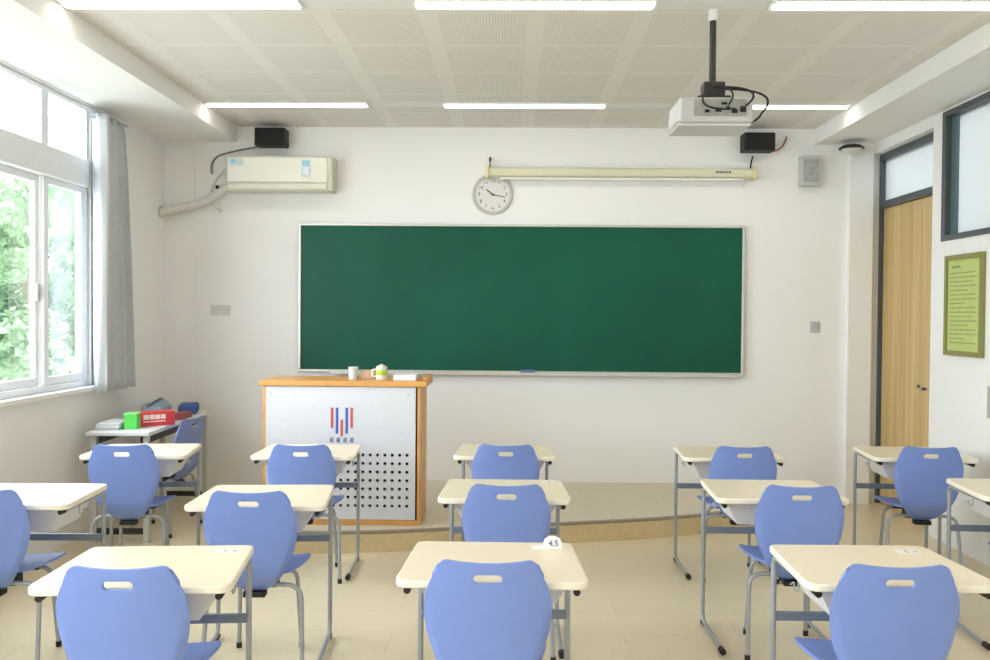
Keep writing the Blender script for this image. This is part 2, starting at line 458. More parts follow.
# ---------------------------------------------------------------- chalkboard
cb = thing('chalkboard', 'wide green chalkboard with slim aluminium frame on the front wall', 'chalkboard', (0, YF, 0))
BX0, BX1, BZ0, BZ1 = -1.905, 2.085, 1.128, 2.462
B('writing_surface', (BX0 + .02, BX1 - .02, -.03, -.002, BZ0 + .02, BZ1 - .02), BOARD, cb)
B('frame', [(BX0, BX1, -.045, -.001, BZ1 - .022, BZ1), (BX0, BX1, -.045, -.001, BZ0, BZ0 + .022), (BX0, BX0 + .022, -.045, -.001, BZ0 + .022, BZ1 - .022), (BX1 - .022, BX1, -.045, -.001, BZ0 + .022, BZ1 - .022)], ALU, cb, bevel=.003)
B('chalk_tray', [(BX0 + .3, BX1 - .05, -.11, -.045, BZ0 - .012, BZ0), (BX0 + .3, BX1 - .05, -.112, -.106, BZ0, BZ0 + .012)], ALU, cb)
for k, (x, c) in enumerate(((-.14, 'yellow'), (-.07, 'white'), (-.01, 'white'), (.05, 'yellow'))):
    m_ = mat(c + '_chalk', (0.8, 0.65, 0.15) if c == 'yellow' else (0.85, 0.85, 0.82), .9)
    o = T('chalk_stick', [(x, YF - .075, BZ0 + .008), (x + .055, YF - .078, BZ0 + .008)], .007, m_)
    tag(o, ('%s chalk stick lying on the chalkboard tray, %s' % (c, ('leftmost of the four', 'second from the left', 'third from the left', 'nearest the blue eraser')[k])), 'chalk', 'chalk sticks on the tray')
er = thing('board_eraser', 'blue chalkboard eraser lying on the tray below the chalkboard', 'eraser', (.16, YF - .078, BZ0))
B('grip', (-.065, .065, -.025, .025, .012, .035), mat('eraser_blue', (0.12, 0.2, 0.42), .6), er, bevel=.006)
B('felt_pad', (-.065, .065, -.027, .027, .0005, .012), mat('eraser_felt', (0.25, 0.25, 0.28), .9), er)

# ---------------------------------------------------------------- ceiling lights
def make_light():
    root = thing('ceiling_light', '', 'ceiling light', (0, 0, ZC), 0, 'linear ceiling lights')
    B('frame', [(-.655, .655, -.075, -.062, -.012, 0), (-.655, .655, .062, .075, -.012, 0), (-.655, -.638, -.062, .062, -.012, 0), (.638, .655, -.062, .062, -.012, 0)], WHITE, root)
    bm = bmesh.new()
    n = 8; prof_ = [(-.0615 + .123 * k / n, -.002 - .020 * math.sin(math.pi * k / n) ** .6) for k in range(n + 1)]
    a = [bm.verts.new((-.637, y, z)) for y, z in prof_]; b = [bm.verts.new((.637, y, z)) for y, z in prof_]
    for k in range(n): bm.faces.new((a[k], a[k + 1], b[k + 1], b[k]))
    bm.faces.new(a); bm.faces.new(list(reversed(b))); bm.faces.new((a[0], b[0], b[-1], a[-1]))
    obj('diffuser', bm, TUBEM, root, smooth=True)
    return root
L0 = make_light()
lights = [(-1.80, 6.985, 'lit linear light in the far ceiling row, above the air conditioner side'),
          (.10, 6.985, 'lit linear light in the far ceiling row, above the clock and chalkboard'),
          (2.02, 6.985, 'lit linear light in the far ceiling row, just behind the projector'),
          (-1.80, 4.72, 'lit linear light at the top edge of the picture, nearest the windows'),
          (.12, 4.72, 'lit linear light at the top edge of the picture, in the middle'),
          (2.04, 4.72, 'lit linear light at the top picture edge, right of the projector pole')]
unseen_fill = [(x, y, 'unseen linear light added to brighten the room') for y in (2.45, .2, -1.6) for x in (-1.80, .12, 2.04)]  # unseen rows, added because the room needs their light
for i, (x, y, lb) in enumerate(lights + unseen_fill):
    o = L0 if i == 0 else copy_tree(L0)
    o.location = (x, y, ZC); o['label'] = lb
    if i >= 6: o['group'] = 'unseen lights added for brightness'

# ---------------------------------------------------------------- projector
pj = thing('projector', 'silver ceiling projector hanging on a black pole with loose cables', 'projector', (1.10, 4.82, 0))
T('pole_sleeve', [(0, 0, 3.27), (0, 0, ZC)], .026, WHITE, pj, 14)
T('pole', [(0, 0, 2.925), (0, 0, 3.275)], .018, BLACKM, pj, 14)
B('bracket', [(-.055, .06, -.05, .05, 2.85, 2.93), (-.09, .09, -.06, .06, 2.826, 2.852)], BLACKM, pj, bevel=.006)
bd = bmesh.new()
box(bd, -.205, .185, -.14, .16, 2.685, 2.825)
for v in bd.verts:
    if v.co.z < 2.75: v.co.x *= 1.06; v.co.y *= 1.03
obj('body', bd, SILVER, pj, bevel=.022, segs=3)
B('bottom_cover', (-.21, .18, -.13, .155, 2.672, 2.686), mat('pale_cover', (.62, .62, .64), .45), pj, bevel=.006)
B('port_panel', (-.13, .15, -.149, -.1405, 2.72, 2.81), mat('port_panel_grey', (.34, .34, .31), .5, noise=.1), pj, bevel=.004)
for x, z, w, h in ((-.06, 2.76, .022, .014), (.0, 2.765, .03, .018), (.05, 2.775, .02, .02), (.085, 2.76, .03, .022), (.03, 2.80, .03, .012), (.13, 2.77, .03, .03)):
    B('port', (x - w / 2, x + w / 2, -.155, -.148, z - .015 - h / 2, z - .015 + h / 2), BLACK, pj)
bm = bmesh.new(); lathe(bm, [(0, .19), (.045, .19), (.05, .165), (.05, .15)], 20, (-.1, 0, 2.755), 'Y'); obj('lens', bm, BLACK, pj, smooth=True)
def arc(p0, p1, p2, n=14):
    p0, p1, p2 = Vector(p0), Vector(p1), Vector(p2)
    return [(1 - t) ** 2 * p0 + 2 * t * (1 - t) * p1 + t * t * p2 for t in [k / n for k in range(n + 1)]]
T('cable', arc((.02, -.05, 2.90), (.26, -.2, 2.86), (.14, -.165, 2.77)), .006, BLACK, pj, 8)
T('cable', arc((-.03, -.05, 2.90), (-.18, -.24, 2.72), (.085, -.165, 2.755)), .005, BLACK, pj, 8)
T('cable', arc((.04, -.04, 2.89), (.35, -.16, 2.86), (.235, -.13, 2.74)) + arc((.235, -.13, 2.74), (.22, -.12, 2.70), (.17, -.1, 2.69))[1:], .006, BLACK, pj, 8)
T('cable', arc((.0, -.05, 2.90), (.1, -.24, 2.85), (.05, -.165, 2.775)), .005, BLACK, pj, 8)

# ---------------------------------------------------------------- wall speakers
def make_speaker(x, label):
    s = thing('wall_speaker', label, 'speaker', (x, YF, 3.21), 0, 'black speakers above the chalkboard wall')
    bm = bmesh.new(); box(bm, -.135, .135, -.2, -.05, -.085, .072)
    obj('cabinet', bm, BLACK, s, bevel=.008)
    B('grille', (-.122, .122, -.207, -.2005, -.075, .062), mat('speaker_grille', (.006, .006, .007), .8), s)
    B('bracket', (-.03, .03, -.05, -.001, -.04, .04), BLACKM, s)
    return s
make_speaker(-2.125, 'black box speaker above the air conditioner')
s2 = make_speaker(2.16, 'black box speaker to the right of the projector screen case')
s2.location.z = 3.185
tag(T('speaker_cable', arc((-2.27, YF - .08, 3.13), (-2.45, YF - .02, 3.12), (-2.62, YF - .02, 3.07)) + arc((-2.62, YF - .02, 3.07), (-2.72, YF - .02, 3.02), (-2.69, YF - .02, 2.9))[1:], .008, mat('grey_cable', (.2, .2, .19), .6), None, 8),
    'grey cable hanging from the left speaker down beside the air conditioner', 'cable')
tag(T('speaker_cable', arc((2.29, YF - .1, 3.11), (2.42, YF - .02, 3.13), (2.45, YF - .006, 3.26)), .007, mat('red_brown_cable', (.28, .13, .09), .6), None, 8),
    'reddish brown cable curving up from the right speaker', 'cable')
tag(T('screen_cable', arc((2.15, YF - .02, 3.08), (2.12, YF - .03, 3.0), (2.13, YF - .03, 2.93)), .007, BLACK, None, 8),
    'short black cable dangling below the right speaker', 'cable')

# ---------------------------------------------------------------- projection screen case and clock
ps = thing('projection_screen', 'long ivory rolled projection screen case above the chalkboard', 'projection screen', (0, YF, 2.918))
bm = bmesh.new(); tube(bm, [(-.20, -.075, 0), (2.13, -.075, 0)], .045, 8)
for v in bm.verts: v.co.y = max(-.115, min(-.03, v.co.y))
obj('case', bm, IVORY2, ps, smooth=False, bevel=.006)
B('end_cap', (-.225, -.199, -.125, -.02, -.055, .055), mat('yellow_ivory_cap', (.72, .66, .38), .4), ps, bevel=.008)
B('end_cap', (2.129, 2.16, -.125, -.02, -.055, .055), mat('yellow_ivory_cap', (.72, .66, .38), .4), ps, bevel=.008)
B('wall_bracket', (-.16, -.12, -.03, -.001, -.03, .03), WHITE, ps); B('wall_bracket', (2.06, 2.10, -.03, -.001, -.03, .03), WHITE, ps)
B('brand_mark', [(1.80 + k * .028, 1.822 + k * .028, -.1165, -.1151, -.004, .014) for k in range(5)], GREYINK, ps)
B('hem_bar', (-.1, 2.05, -.085, -.06, -.062, -.045), WHITE, ps)
T('pull_cord', [(2.06, -.07, -.05), (2.06, -.07, -.13)], .004, PALEGREY, ps, 6)
tag(B('screen_hook', [(-.198, -.182, YF - .04, YF - .001, 3.03, 3.06), (-.195, -.185, YF - .045, YF - .03, 2.97, 3.045)], BLACKM), 'small black wall hook above the left end of the projection screen case', 'hook')

ck = thing('wall_clock', 'round grey rimmed wall clock partly behind the screen case', 'clock', (-.165, YF, 2.73))
bm = bmesh.new(); lathe(bm, [(0, -.002), (.178, -.002), (.182, -.012), (.176, -.022), (.158, -.021), (.152, -.012)], 48, axis='Y')
obj('rim', bm, mat('clock_rim_grey', (.50, .49, .47), .4), ck, smooth=True)
bm = bmesh.new(); lathe(bm, [(0, -.014), (.156, -.014), (.156, -.006), (0, -.006)], 48, axis='Y')
obj('face', bm, mat('clock_face_white', (.74, .72, .71), .5), ck)
for h in range(1, 13):
    a = math.pi / 2 - h * math.pi / 6
    text('numeral', str(h), .042, DARKINK, ck, (.122 * math.cos(a), -.0155, .122 * math.sin(a)), (math.pi / 2, 0, 0))
def hand(name, ang, L, w, y):
    bm = bmesh.new(); box(bm, -w / 2, w / 2, y - .001, y + .001, -.02, L)
    o = obj(name, bm, DARKINK, ck); o.rotation_euler = (0, R(ang), 0); return o
hand('hour_hand', 308, .07, .010, -.0175); hand('minute_hand', 103, .115, .007, -.0195)
bm = bmesh.new(); lathe(bm, [(0, -.022), (.009, -.022), (.009, -.014), (0, -.014)], 14, axis='Y'); obj('hub', bm, DARKINK, ck)

# ---------------------------------------------------------------- air conditioner
ac = thing('air_conditioner', 'ivory wall mounted air conditioner with blue stickers, left of the chalkboard', 'air conditioner', (-2.055, YF, 2.878))
bm = bmesh.new(); box(bm, -.46, .47, -.20, -.001, -.15, .155)
for v in bm.verts:
    if v.co.z < 0 and v.co.y < -.1: v.co.y += .03
obj('body', bm, IVORY, ac, bevel=.018, segs=3)
bm = bmesh.new(); box(bm, -.445, .44, -.212, -.198, -.075, .14)
for v in bm.verts:
    if v.co.z < 0: v.co.y += .016
obj('front_panel', bm, mat('ivory_panel', (.77, .77, .68), .3, noise=.01), ac, bevel=.006)
B('louver', (-.44, .43, -.187, -.172, -.135, -.083), mat('ivory_louver', (.70, .70, .60), .4), ac, bevel=.006)
B('side_cover', (.44, .485, -.185, -.001, -.15, .155), mat('ivory_side', (.58, .56, .45), .5), ac, bevel=.01)
st = B('sticker', (-.42, -.30, -.2155, -.2125, .07, .125), mat('pale_blue_sticker', (.62, .72, .76), .5), ac)
B('sticker_print', [(-.41, -.36, -.2165, -.2156, .085, .118), (-.355, -.32, -.2165, -.2156, .092, .102)], SKYINK, st)
st = B('sticker', (.215, .295, -.2135, -.2085, -.03, .125), mat('white_sticker', (.74, .77, .76), .5), ac)
B('sticker_print', [(.222, .288, -.2145, -.2136, .06, .115), (.222, .230, -.2145, -.2136, -.02, .05), (.28, .288, -.2145, -.2136, -.02, .05), (.23, .28, -.2145, -.2136, -.022, -.014)], SKYINK, st)
B('brand_mark', [(-.42 + k * .022, -.404 + k * .022, -.1905, -.1865, -.098, -.09) for k in range(4)], PALEGREY, ac)
PIPE = mat('white_wrapped_pipe', (.70, .69, .64), .8, noise=.06, nscale=40, bump=.3, bscale=60)
pp = thing('coolant_pipe', 'white taped pipe sloping from the air conditioner to the left wall', 'pipe', (0, 0, 0))
T('wrapped_pipe', fillet([(-2.532, YF - .05, 2.782), (-2.72, YF - .05, 2.66), (-2.86, YF - .09, 2.60), (XL + .002, YF - .10, 2.545)], .05), .036, PIPE, pp, 12)
T('drain_hose', fillet([(-2.60, YF - .05, 2.72), (-2.66, YF - .045, 2.62), (-2.60, YF - .04, 2.56)], .04), .014, PIPE, pp, 8)
bm = bmesh.new(); lathe(bm, [(0, 0), (.055, 0), (.055, .008), (.04, .012), (0, .012)], 20)
wf = obj('wall_flange', bm, PALEGREY, pp, smooth=True); wf.rotation_euler = (0, math.pi / 2, 0); wf.location = (XL + .001, YF - .10, 2.545)
bm = bmesh.new(); lathe(bm, [(0, -.006), (.017, -.006), (.017, 0), (0, 0)], 16, axis='Y')
o = obj('wall_hole', bm, BLACK); o.location = (-2.652, YF, 2.785); tag(o, 'small round black disc for a hole in the wall left of the air conditioner', 'hole')  # black disc standing in for the darkness of a wall hole
tag(T('power_cord', arc((-2.55, YF - .03, 2.95), (-2.68, YF - .02, 2.86), (-2.70, YF - .012, 2.74)), .009, PIPE, None, 8), 'white cord hanging beside the left end of the air conditioner', 'cord')

# ---------------------------------------------------------------- wall fittings
pa = thing('announcement_speaker', 'pale grey announcement speaker on the front wall, upper right of the chalkboard', 'speaker', (2.645, YF, 2.945))
B('cabinet', (-.09, .09, -.09, -.001, -.135, .135), PALEGREY, pa, bevel=.008)
B('grille', (-.065, .065, -.095, -.0905, -.10, .10), mat('grey_grille', (.36, .37, .37), .8, noise=.15, nscale=90), pa)
bm = bmesh.new(); lathe(bm, [(.05, -.096), (.054, -.099), (.058, -.096)], 24, axis='Y'); obj('cone_ring', bm, PALEGREY, pa, smooth=True)
dm = thing('dome_camera', 'small dome camera with a black cap on the front wall corner near the door', 'camera', (2.955, 7.64, 3.125))
bm = bmesh.new(); lathe(bm, [(0, .034), (.04, .032), (.075, .022), (.10, .006), (.108, -.006), (.104, -.010), (0, -.010)], 32); obj('cap', bm, BLACKM, dm, smooth=True)
bm = bmesh.new(); lathe(bm, [(.085, -.0105), (.075, -.03), (.05, -.048), (.025, -.056), (0, -.058)], 28); obj('dome', bm, mat('pale_dome', (.66, .66, .62), .3), dm, smooth=True)
B('wall_arm', (-.03, .03, .08, .189, -.008, .02), WHITE, dm, bevel=.004)
sw = thing('light_switch', 'pale square light switch plate on the wall right of the chalkboard', 'switch', (2.725, YF, 1.565))
B('plate', (-.043, .043, -.01, -.001, -.05, .05), PALEGREY, sw, bevel=.003)
B('rocker', [(-.03, -.002, -.014, -.0095, -.03, .03), (.002, .03, -.014, -.0095, -.03, .03)], mat('switch_rocker', (.48, .50, .53), .4), sw)
for k, x in enumerate((-2.665, -2.572)):
    so = thing('wall_socket', ('left' if k == 0 else 'right') + ' one of the two pale socket plates on the wall between curtain and chalkboard', 'socket', (x, YF, 1.675), 0, 'socket plates left of the chalkboard')
    B('plate', (-.043, .043, -.009, -.001, -.046, .046), mat('socket_grey', (.66, .66, .63), .4), so, bevel=.003)
    B('outlet', [(-.02, -.014, -.011, -.0085, -.014, .006), (.014, .02, -.011, -.0085, -.014, .006), (-.004, .004, -.011, -.0085, .014, .026)], PALEGREY, so)

# framed notice on the right wall
pn = thing('framed_notice', 'yellow green printed notice in an olive frame on the right wall', 'notice', (XR, 6.17, 1.745))
FR = mat('olive_frame', (.24, .24, .07), .45, noise=.05)
B('frame', [(-.03, -.001, -.255, -.22, -.36, .36), (-.03, -.001, .22, .255, -.36, .36), (-.03, -.001, -.22, .22, -.36, -.325), (-.03, -.001, -.22, .22, .325, .36)], FR, pn, bevel=.004)
sh = B('sheet', (-.016, -.004, -.222, .222, -.327, .327), mat('yellow_green_sheet', (.50, .58, .20), .5, noise=.04), pn)
NINK = mat('notice_ink', (.25, .32, .12), .6)
B('heading', (-.0172, -.0162, .05, .17, .265, .282), NINK, sh)
for k in range(17):
    z = .225 - k * .031
    L = (.34, .36, .30, .36, .24, .35, .36, .2)[k % 8]
    bm = bmesh.new(); y = .185; end = .185 - L
    while y > end:
        w = random.uniform(.012, .04); box(bm, -.0172, -.0162, max(end, y - w), y, z, z + .009); y -= w + .009
    obj('printed_line', bm, NINK, sh)
tag(B('door_sign', (XR - .012, XR - .001, 5.825, 5.855, .99, 1.20), mat('grey_sign', (.45, .45, .42), .5)), 'narrow grey plate on the right wall at the picture edge', 'plate')

# ---------------------------------------------------------------- curtain
cu = thing('curtain', 'gathered pale grey curtain hanging beside the left window', 'curtain', (XL, 6.7, 0))
bm = bmesh.new()
NY, NZ = 90, 26
grid = []
for j in range(NZ + 1):
    t = j / NZ; z = 3.10 - t * (3.10 - 1.06)
    y0 = -.38 - .02 * t; y1 = -.02 + .21 * t ** .6
    row = []
    for i in range(NY + 1):
        u = i / NY
        ph = u * 2 * math.pi * 3.6
        amp = .055 + .022 * math.sin(u * 9 + 1)
        x = .098 + amp * math.sin(ph + .35 * math.sin(3 * t + u * 4)) + .008 * math.sin(ph * 2.1 + t * 2)
        y = y0 + (y1 - y0) * u + .012 * math.sin(ph * 2)
        row.append(bm.verts.new((x, y, z)))
    grid.append(row)
for j in range(NZ):
    for i in range(NY): bm.faces.new((grid[j][i], grid[j][i + 1], grid[j + 1][i + 1], grid[j + 1][i]))
o = obj('cloth', bm, CURTAIN, cu, smooth=True); md = o.modifiers.new('thickness', 'SOLIDIFY'); md.thickness = .004
B('header_tape', (.05, .125, -.38, -.02, 3.08, 3.103), mat('curtain_tape', (.30, .32, .33), .8), cu)
tag(T('curtain_rail', [(XL + .088, 3.3, 3.118), (XL + .088, 6.85, 3.118)], .012, PALEGREY, None, 8), 'slim grey curtain rail above the left window', 'curtain rail')

# ---------------------------------------------------------------- lectern
LX0, LX1, LY0, LY1 = -1.75, -.628, 6.15, 6.60
lec = thing('lectern', 'wide teacher lectern with silver perforated front panel and orange wood trim', 'lectern', ((LX0 + LX1) / 2, LY0, PH))
lx = (LX1 - LX0) / 2
H0 = .985
B('carcass', [(-lx, -lx + .022, .012, .44, .0005, H0), (lx - .024, lx, .012, .44, .0005, H0), (-lx + .022, lx - .024, .425, .44, .0005, H0), (-lx + .022, lx - .024, .012, .425, .0005, .02)], ORANGE, lec, bevel=.003)
B('base_trim', (-lx, lx, -.008, .012, .0005, .04), ORANGE, lec, bevel=.003)
B('corner_strip', (lx - .024, lx, -.008, .012, .04, H0), ORANGE, lec, bevel=.003)
B('corner_strip', (-lx, -lx + .02, -.008, .012, .04, H0), ORANGE, lec, bevel=.003)
B('top', [(-lx - .025, lx + .045, -.03, .46, H0, H0 + .04), (lx - .0, lx + .045, .1, .46, H0 + .04, H0 + .062)], ORANGE, lec, bevel=.008)
B('shade_backing', (-lx + .023, lx - .026, .03, .04, .041, H0 - .001), DARKIN, lec)  # dark sheet behind the holes, painting the shade inside
B('side_slot', (lx - .0355, lx - .0245, -.007, .0, .72, .975), DARKIN, lec)  # dark box painting the shade in the slot
# front panel with punched holes
bm = bmesh.new(); box(bm, -lx + .021, lx - .036, -.012, .010, .041, H0 - .003)
fp = obj('front_panel', bm, PANEL, lec)
bmc = bmesh.new()
hx0 = lx - .095
for i in range(14):
    for j in range(7):
        lathe(bmc, [(0, -.05), (.0115, -.05), (.0115, .05), (0, .05)], 14, (hx0 - i * .0523, 0, .50 - j * .0603), 'Y')
bmesh.ops.recalc_face_normals(bmc, faces=bmc.faces)
mec = bpy.data.meshes.new('cutter'); bmc.to_mesh(mec); bmc.free()
cut = bpy.data.objects.new('cutter', mec); COL.objects.link(cut); cut.parent = lec
md = fp.modifiers.new('holes', 'BOOLEAN'); md.operation = 'DIFFERENCE'; md.object = cut; md.solver = 'EXACT'
bpy.context.view_layer.update()
dg = bpy.context.evaluated_depsgraph_get()
newme = bpy.data.meshes.new_from_object(fp.evaluated_get(dg))
fp.modifiers.clear(); fp.data = newme
bpy.data.objects.remove(cut)
for x, z in ((-lx + .06, .93), (lx - .09, .93)):
    bm = bmesh.new(); lathe(bm, [(0, -.0155), (.006, -.015), (.008, -.0115), (0, -.0115)], 12, (x, 0, z), 'Y'); obj('screw', bm, PALEGREY, lec, smooth=True)
# emblem: red and blue bars forming a U, with a row of small blue characters beneath
lxc = (LX0 + LX1) / 2
def bars(name, rects, m_): return B(name, [(a - lxc, b - lxc, -.0145, -.0118, c - PH, d - PH) for a, b, c, d in rects], m_, lec)
bars('emblem_bar', [(-1.265, -1.248, .84, .985)], REDINK); bars('emblem_bar', [(-1.126, -1.109, .84, .985)], REDINK)
bars('emblem_bar', [(-1.230, -1.213, .80, .985)], BLUEINK); bars('emblem_bar', [(-1.161, -1.144, .80, .985)], BLUEINK)
bars('emblem_bar', [(-1.196, -1.179, .782, .90)], REDINK)
def glyph(cx, cz, s):
    r = []
    for k in range(3): r.append((cx - s / 2, cx + s / 2, cz - s / 2 + k * s / 2 - .0025, cz - s / 2 + k * s / 2 + .0025))
    r.append((cx - .0025, cx + .0025, cz - s / 2, cz + s / 2)); r.append((cx - s / 2, cx - s / 2 + .005, cz - s / 2, cz + s * .2))
    return r
g = []
for k in range(4): g += glyph(-1.258 + k * .048, .755, .028)
bars('emblem_text', g, GREYINK)

LT = PH + H0 + .04
def on_lectern(x, y): return (x, y, LT + .001)
cup = thing('paper_cup', 'pale blue white cup on the lectern top, left of the mug', 'cup', on_lectern(-1.14, 6.32))
bm = bmesh.new(); lathe(bm, [(0, 0), (.03, 0), (.036, .085), (.038, .088), (.034, .086), (.028, .006), (0, .005)], 24); obj('cup_body', bm, mat('pale_blue_cup', (.66, .74, .80), .5), cup, smooth=True)
tag(B('chalk_box', (-1.085, -.985, 6.33, 6.39, LT + .001, LT + .065), mat('pinkish_brown_card', (.55, .38, .28), .7, noise=.1), bevel=.003), 'small pinkish brown carton between cup and mug on the lectern', 'carton')
mug = thing('mug', 'white mug with green band and lid on the lectern top', 'mug', on_lectern(-.93, 6.30)); mug.scale = (.8, .8, .72)
bm = bmesh.new(); lathe(bm, [(0, 0), (.048, 0), (.052, .006), (.052, .118), (.05, .12), (.046, .118), (.046, .01), (0, .008)], 28); obj('mug_body', bm, mat('white_ceramic', (.82, .82, .76), .25), mug, smooth=True)
bm = bmesh.new(); lathe(bm, [(.0525, .045), (.0532, .046), (.0532, .095), (.0525, .096)], 28); obj('green_band', bm, mat('lime_band', (.42, .62, .06), .4), mug, smooth=True)
bm = bmesh.new(); lathe(bm, [(.05, .1205), (.05, .128), (.03, .142), (.012, .146), (.012, .155), (0, .157)], 28); obj('lid', bm, mat('lid_green_white', (.66, .72, .55), .35), mug, smooth=True)
T('handle', fillet([(-.05, 0, .10), (-.088, 0, .10), (-.088, 0, .03), (-.05, 0, .03)], .025), .007, MATS['white_ceramic'], mug, 8)
bk = thing('paper_stack', 'flat stack of white papers on the right part of the lectern top', 'papers', on_lectern(-.755, 6.33))
B('sheets', (-.08, .08, -.105, .105, 0, .035), PAPER, bk); B('cover_sheet', (-.078, .083, -.103, .107, .0352, .037), mat('pale_cover_sheet', (.74, .76, .80), .6), bk)

# ---------------------------------------------------------------- student chair
CW, CH_, CT = .207, .49, .865      # half width, height, top of backrest
prof = [(0, .163), (.09, .184), (.18, .196), (.27, .204), (.35, .207), (.45, .203), (.55, .193), (.66, .174), (.77, .147), (.87, .113), (.94, .080), (1, .035)]
def hw(t):
    for k in range(len(prof) - 1):
        (a, x), (b, y) = prof[k], prof[k + 1]
        if t <= b or k == len(prof) - 2:
            f = min(1, (t - a) / (b - a))
            m0 = (y - prof[k - 1][1]) / (b - prof[k - 1][0]) if k else (y - x) / (b - a)
            m1 = (prof[k + 2][1] - x) / (prof[k + 2][0] - a) if k < len(prof) - 2 else (y - x) / (b - a)
            d = b - a
            return (2*f**3 - 3*f**2 + 1) * x + (f**3 - 2*f**2 + f) * m0 * d + (3*f**2 - 2*f**3) * y + (f**3 - f**2) * m1 * d
def corner(u, r=.036, w=.163):
    e = abs(u) * w - (w - r)
    return 0 if e <= 0 else r - math.sqrt(max(0, r * r - e * e))
def ssm(a, b, x):
    t = max(0, min(1, (x - a) / (b - a))); return t * t * (3 - 2 * t)
def back_pt(x, z):
    """shape of the shell: recline, sideways curl, scoop under the seat"""
    t = (CT - z) / CH_
    y = -.26 + .045 * (t - 0)                         # reclined: top further back
    y += .034 * (abs(x) / CW) ** 2.2 * (1 - .3 * t)      # edges curl forward
    y += .10 * max(0, (t - .70) / .30) ** 2
    w = hw(max(0, min(1, t)))
    y += .016 * ssm(.86, 1.0, abs(x) / w) * ssm(.25, .6, t)      # turned rim on the lower sides
    return Vector((x, y, z))
def make_backrest(parent):
    bm = bmesh.new()
    NU, NT = 56, 56
    ts = [(j / NT) for j in range(NT + 1)]
    ts = [t ** 1.15 for t in ts]
    V = {}
    hole_z, hole_hw, hole_r = CT - .064, .047, .0145
    for j, t in enumerate(ts):
        for i in range(NU + 1):
            u = -1 + 2 * i / NU
            w = hw(t)
            x = u * w
            z = CT - t * CH_ - .013 * (1 - u * u) * (1 - ssm(0, .35, t)) - corner(u) * (1 - ssm(0, .3, t))
            V[i, j] = [x, z]
    def sd(x, z):
        dx = max(0, abs(x) - (hole_hw - hole_r)); return math.hypot(dx, z - hole_z) - hole_r
    kill = set()
    for j in range(NT):
        for i in range(NU):
            cx = sum(V[a, b][0] for a in (i, i + 1) for b in (j, j + 1)) / 4; cz = sum(V[a, b][1] for a in (i, i + 1) for b in (j, j + 1)) / 4
            if sd(cx, cz) < 0: kill.add((i, j))
    bound = set()
    for (i, j) in kill:
        for a in (i, i + 1):
            for b in (j, j + 1):
                nb = [(a - 1, b - 1), (a, b - 1), (a - 1, b), (a, b)]
                if any(n not in kill for n in nb): bound.add((a, b))
    for k in bound:
        x, z = V[k]
        sx = max(-(hole_hw - hole_r), min(hole_hw - hole_r, x)); d = Vector((x - sx, z - hole_z))
        if d.length < 1e-6: d = Vector((0, 1))
        d.normalize(); V[k] = [sx + d.x * hole_r, hole_z + d.y * hole_r]
    vv = {}
    def gv(k):
        if k not in vv: vv[k] = bm.verts.new(back_pt(*V[k]))
        return vv[k]
    for j in range(NT):
        for i in range(NU):
            if (i, j) in kill: continue
            bm.faces.new((gv((i, j)), gv((i + 1, j)), gv((i + 1, j + 1)), gv((i, j + 1))))
    o = obj('backrest', bm, BLUE, parent, smooth=True)
    md = o.modifiers.new('thickness', 'SOLIDIFY'); md.thickness = .011; md.offset = 0
    md = o.modifiers.new('soft', 'BEVEL'); md.width = .004; md.segments = 2; md.limit_method = 'ANGLE'; md.angle_limit = R(50)
    return o
def make_seat(parent):
    bm = bmesh.new()
    # outline: half-width along y
    pr = [(-.20, .075), (-.17, .125), (-.12, .160), (-.05, .185), (.03, .200), (.09, .205), (.14, .203), (.18, .19), (.205, .165), (.22, .12), (.225, .06)]
    def shw(y):
        for (a, x), (b, z) in zip(pr, pr[1:]):
            if y <= b: return x + (z - x) * (y - a) / (b - a)
        return pr[-1][1]
    NU, NV = 22, 30; g = []
    for j in range(NV + 1):
        s = j / NV; s = .5 - .5 * math.cos(math.pi * s)
        y = -.20 + .425 * s
        row = []
        for i in range(NU + 1):
            u = -1 + 2 * i / NU; w = shw(y); x = u * w
            z = .458 + .012 * (abs(x) / .2) ** 2 - .025 * max(0, (y - .12) / .1) ** 2 + .03 * max(0, (-.12 - y) / .08) ** 2
            row.append(bm.verts.new((x, y, z)))
        g.append(row)
    for j in range(NV):
        for i in range(NU): bm.faces.new((g[j][i], g[j][i + 1], g[j + 1][i + 1], g[j + 1][i]))
    o = obj('seat', bm, BLUE, parent, smooth=True)
    md = o.modifiers.new('thickness', 'SOLIDIFY'); md.thickness = .012; md.offset = 0
    md = o.modifiers.new('soft', 'BEVEL'); md.width = .004; md.segments = 2; md.limit_method = 'ANGLE'; md.angle_limit = R(50)
    return o
def make_chair():
    root = thing('student_chair', '', 'chair', (0, 0, 0), 0, 'blue plastic student chairs')
    make_backrest(root); make_seat(root)
    for y0, y1, xo in ((-.13, -.19, 0), (.13, .17, -.075)):
        for s in (-1, 1):
            bm = bmesh.new()
            tube(bm, fillet([(s * .02, y0, .41), (s * (.212 + xo), y0, .402), (s * (.228 + xo), y1, .012)], [.075], 10), .0105, 10)
            lg = obj('leg', bm, GREYTUBE, root, smooth=True)
            T('foot_glide', [(s * (.2285 + xo), y1, .0005), (s * (.228 + xo), y1 - (y1 - y0) * .07, .028)], .0135, BLACK, lg, 10)
    B('seat_bracket', [(-.095, .095, -.11, -.05, .385, .44), (-.085, .085, .105, .155, .396, .44), (-.02, .02, -.05, .105, .41, .44)], BLACK, root, bevel=.004)
    B('back_clamp', (-.05, .05, -.155, -.10, .352, .378), BLACK, root, bevel=.004)
    return root

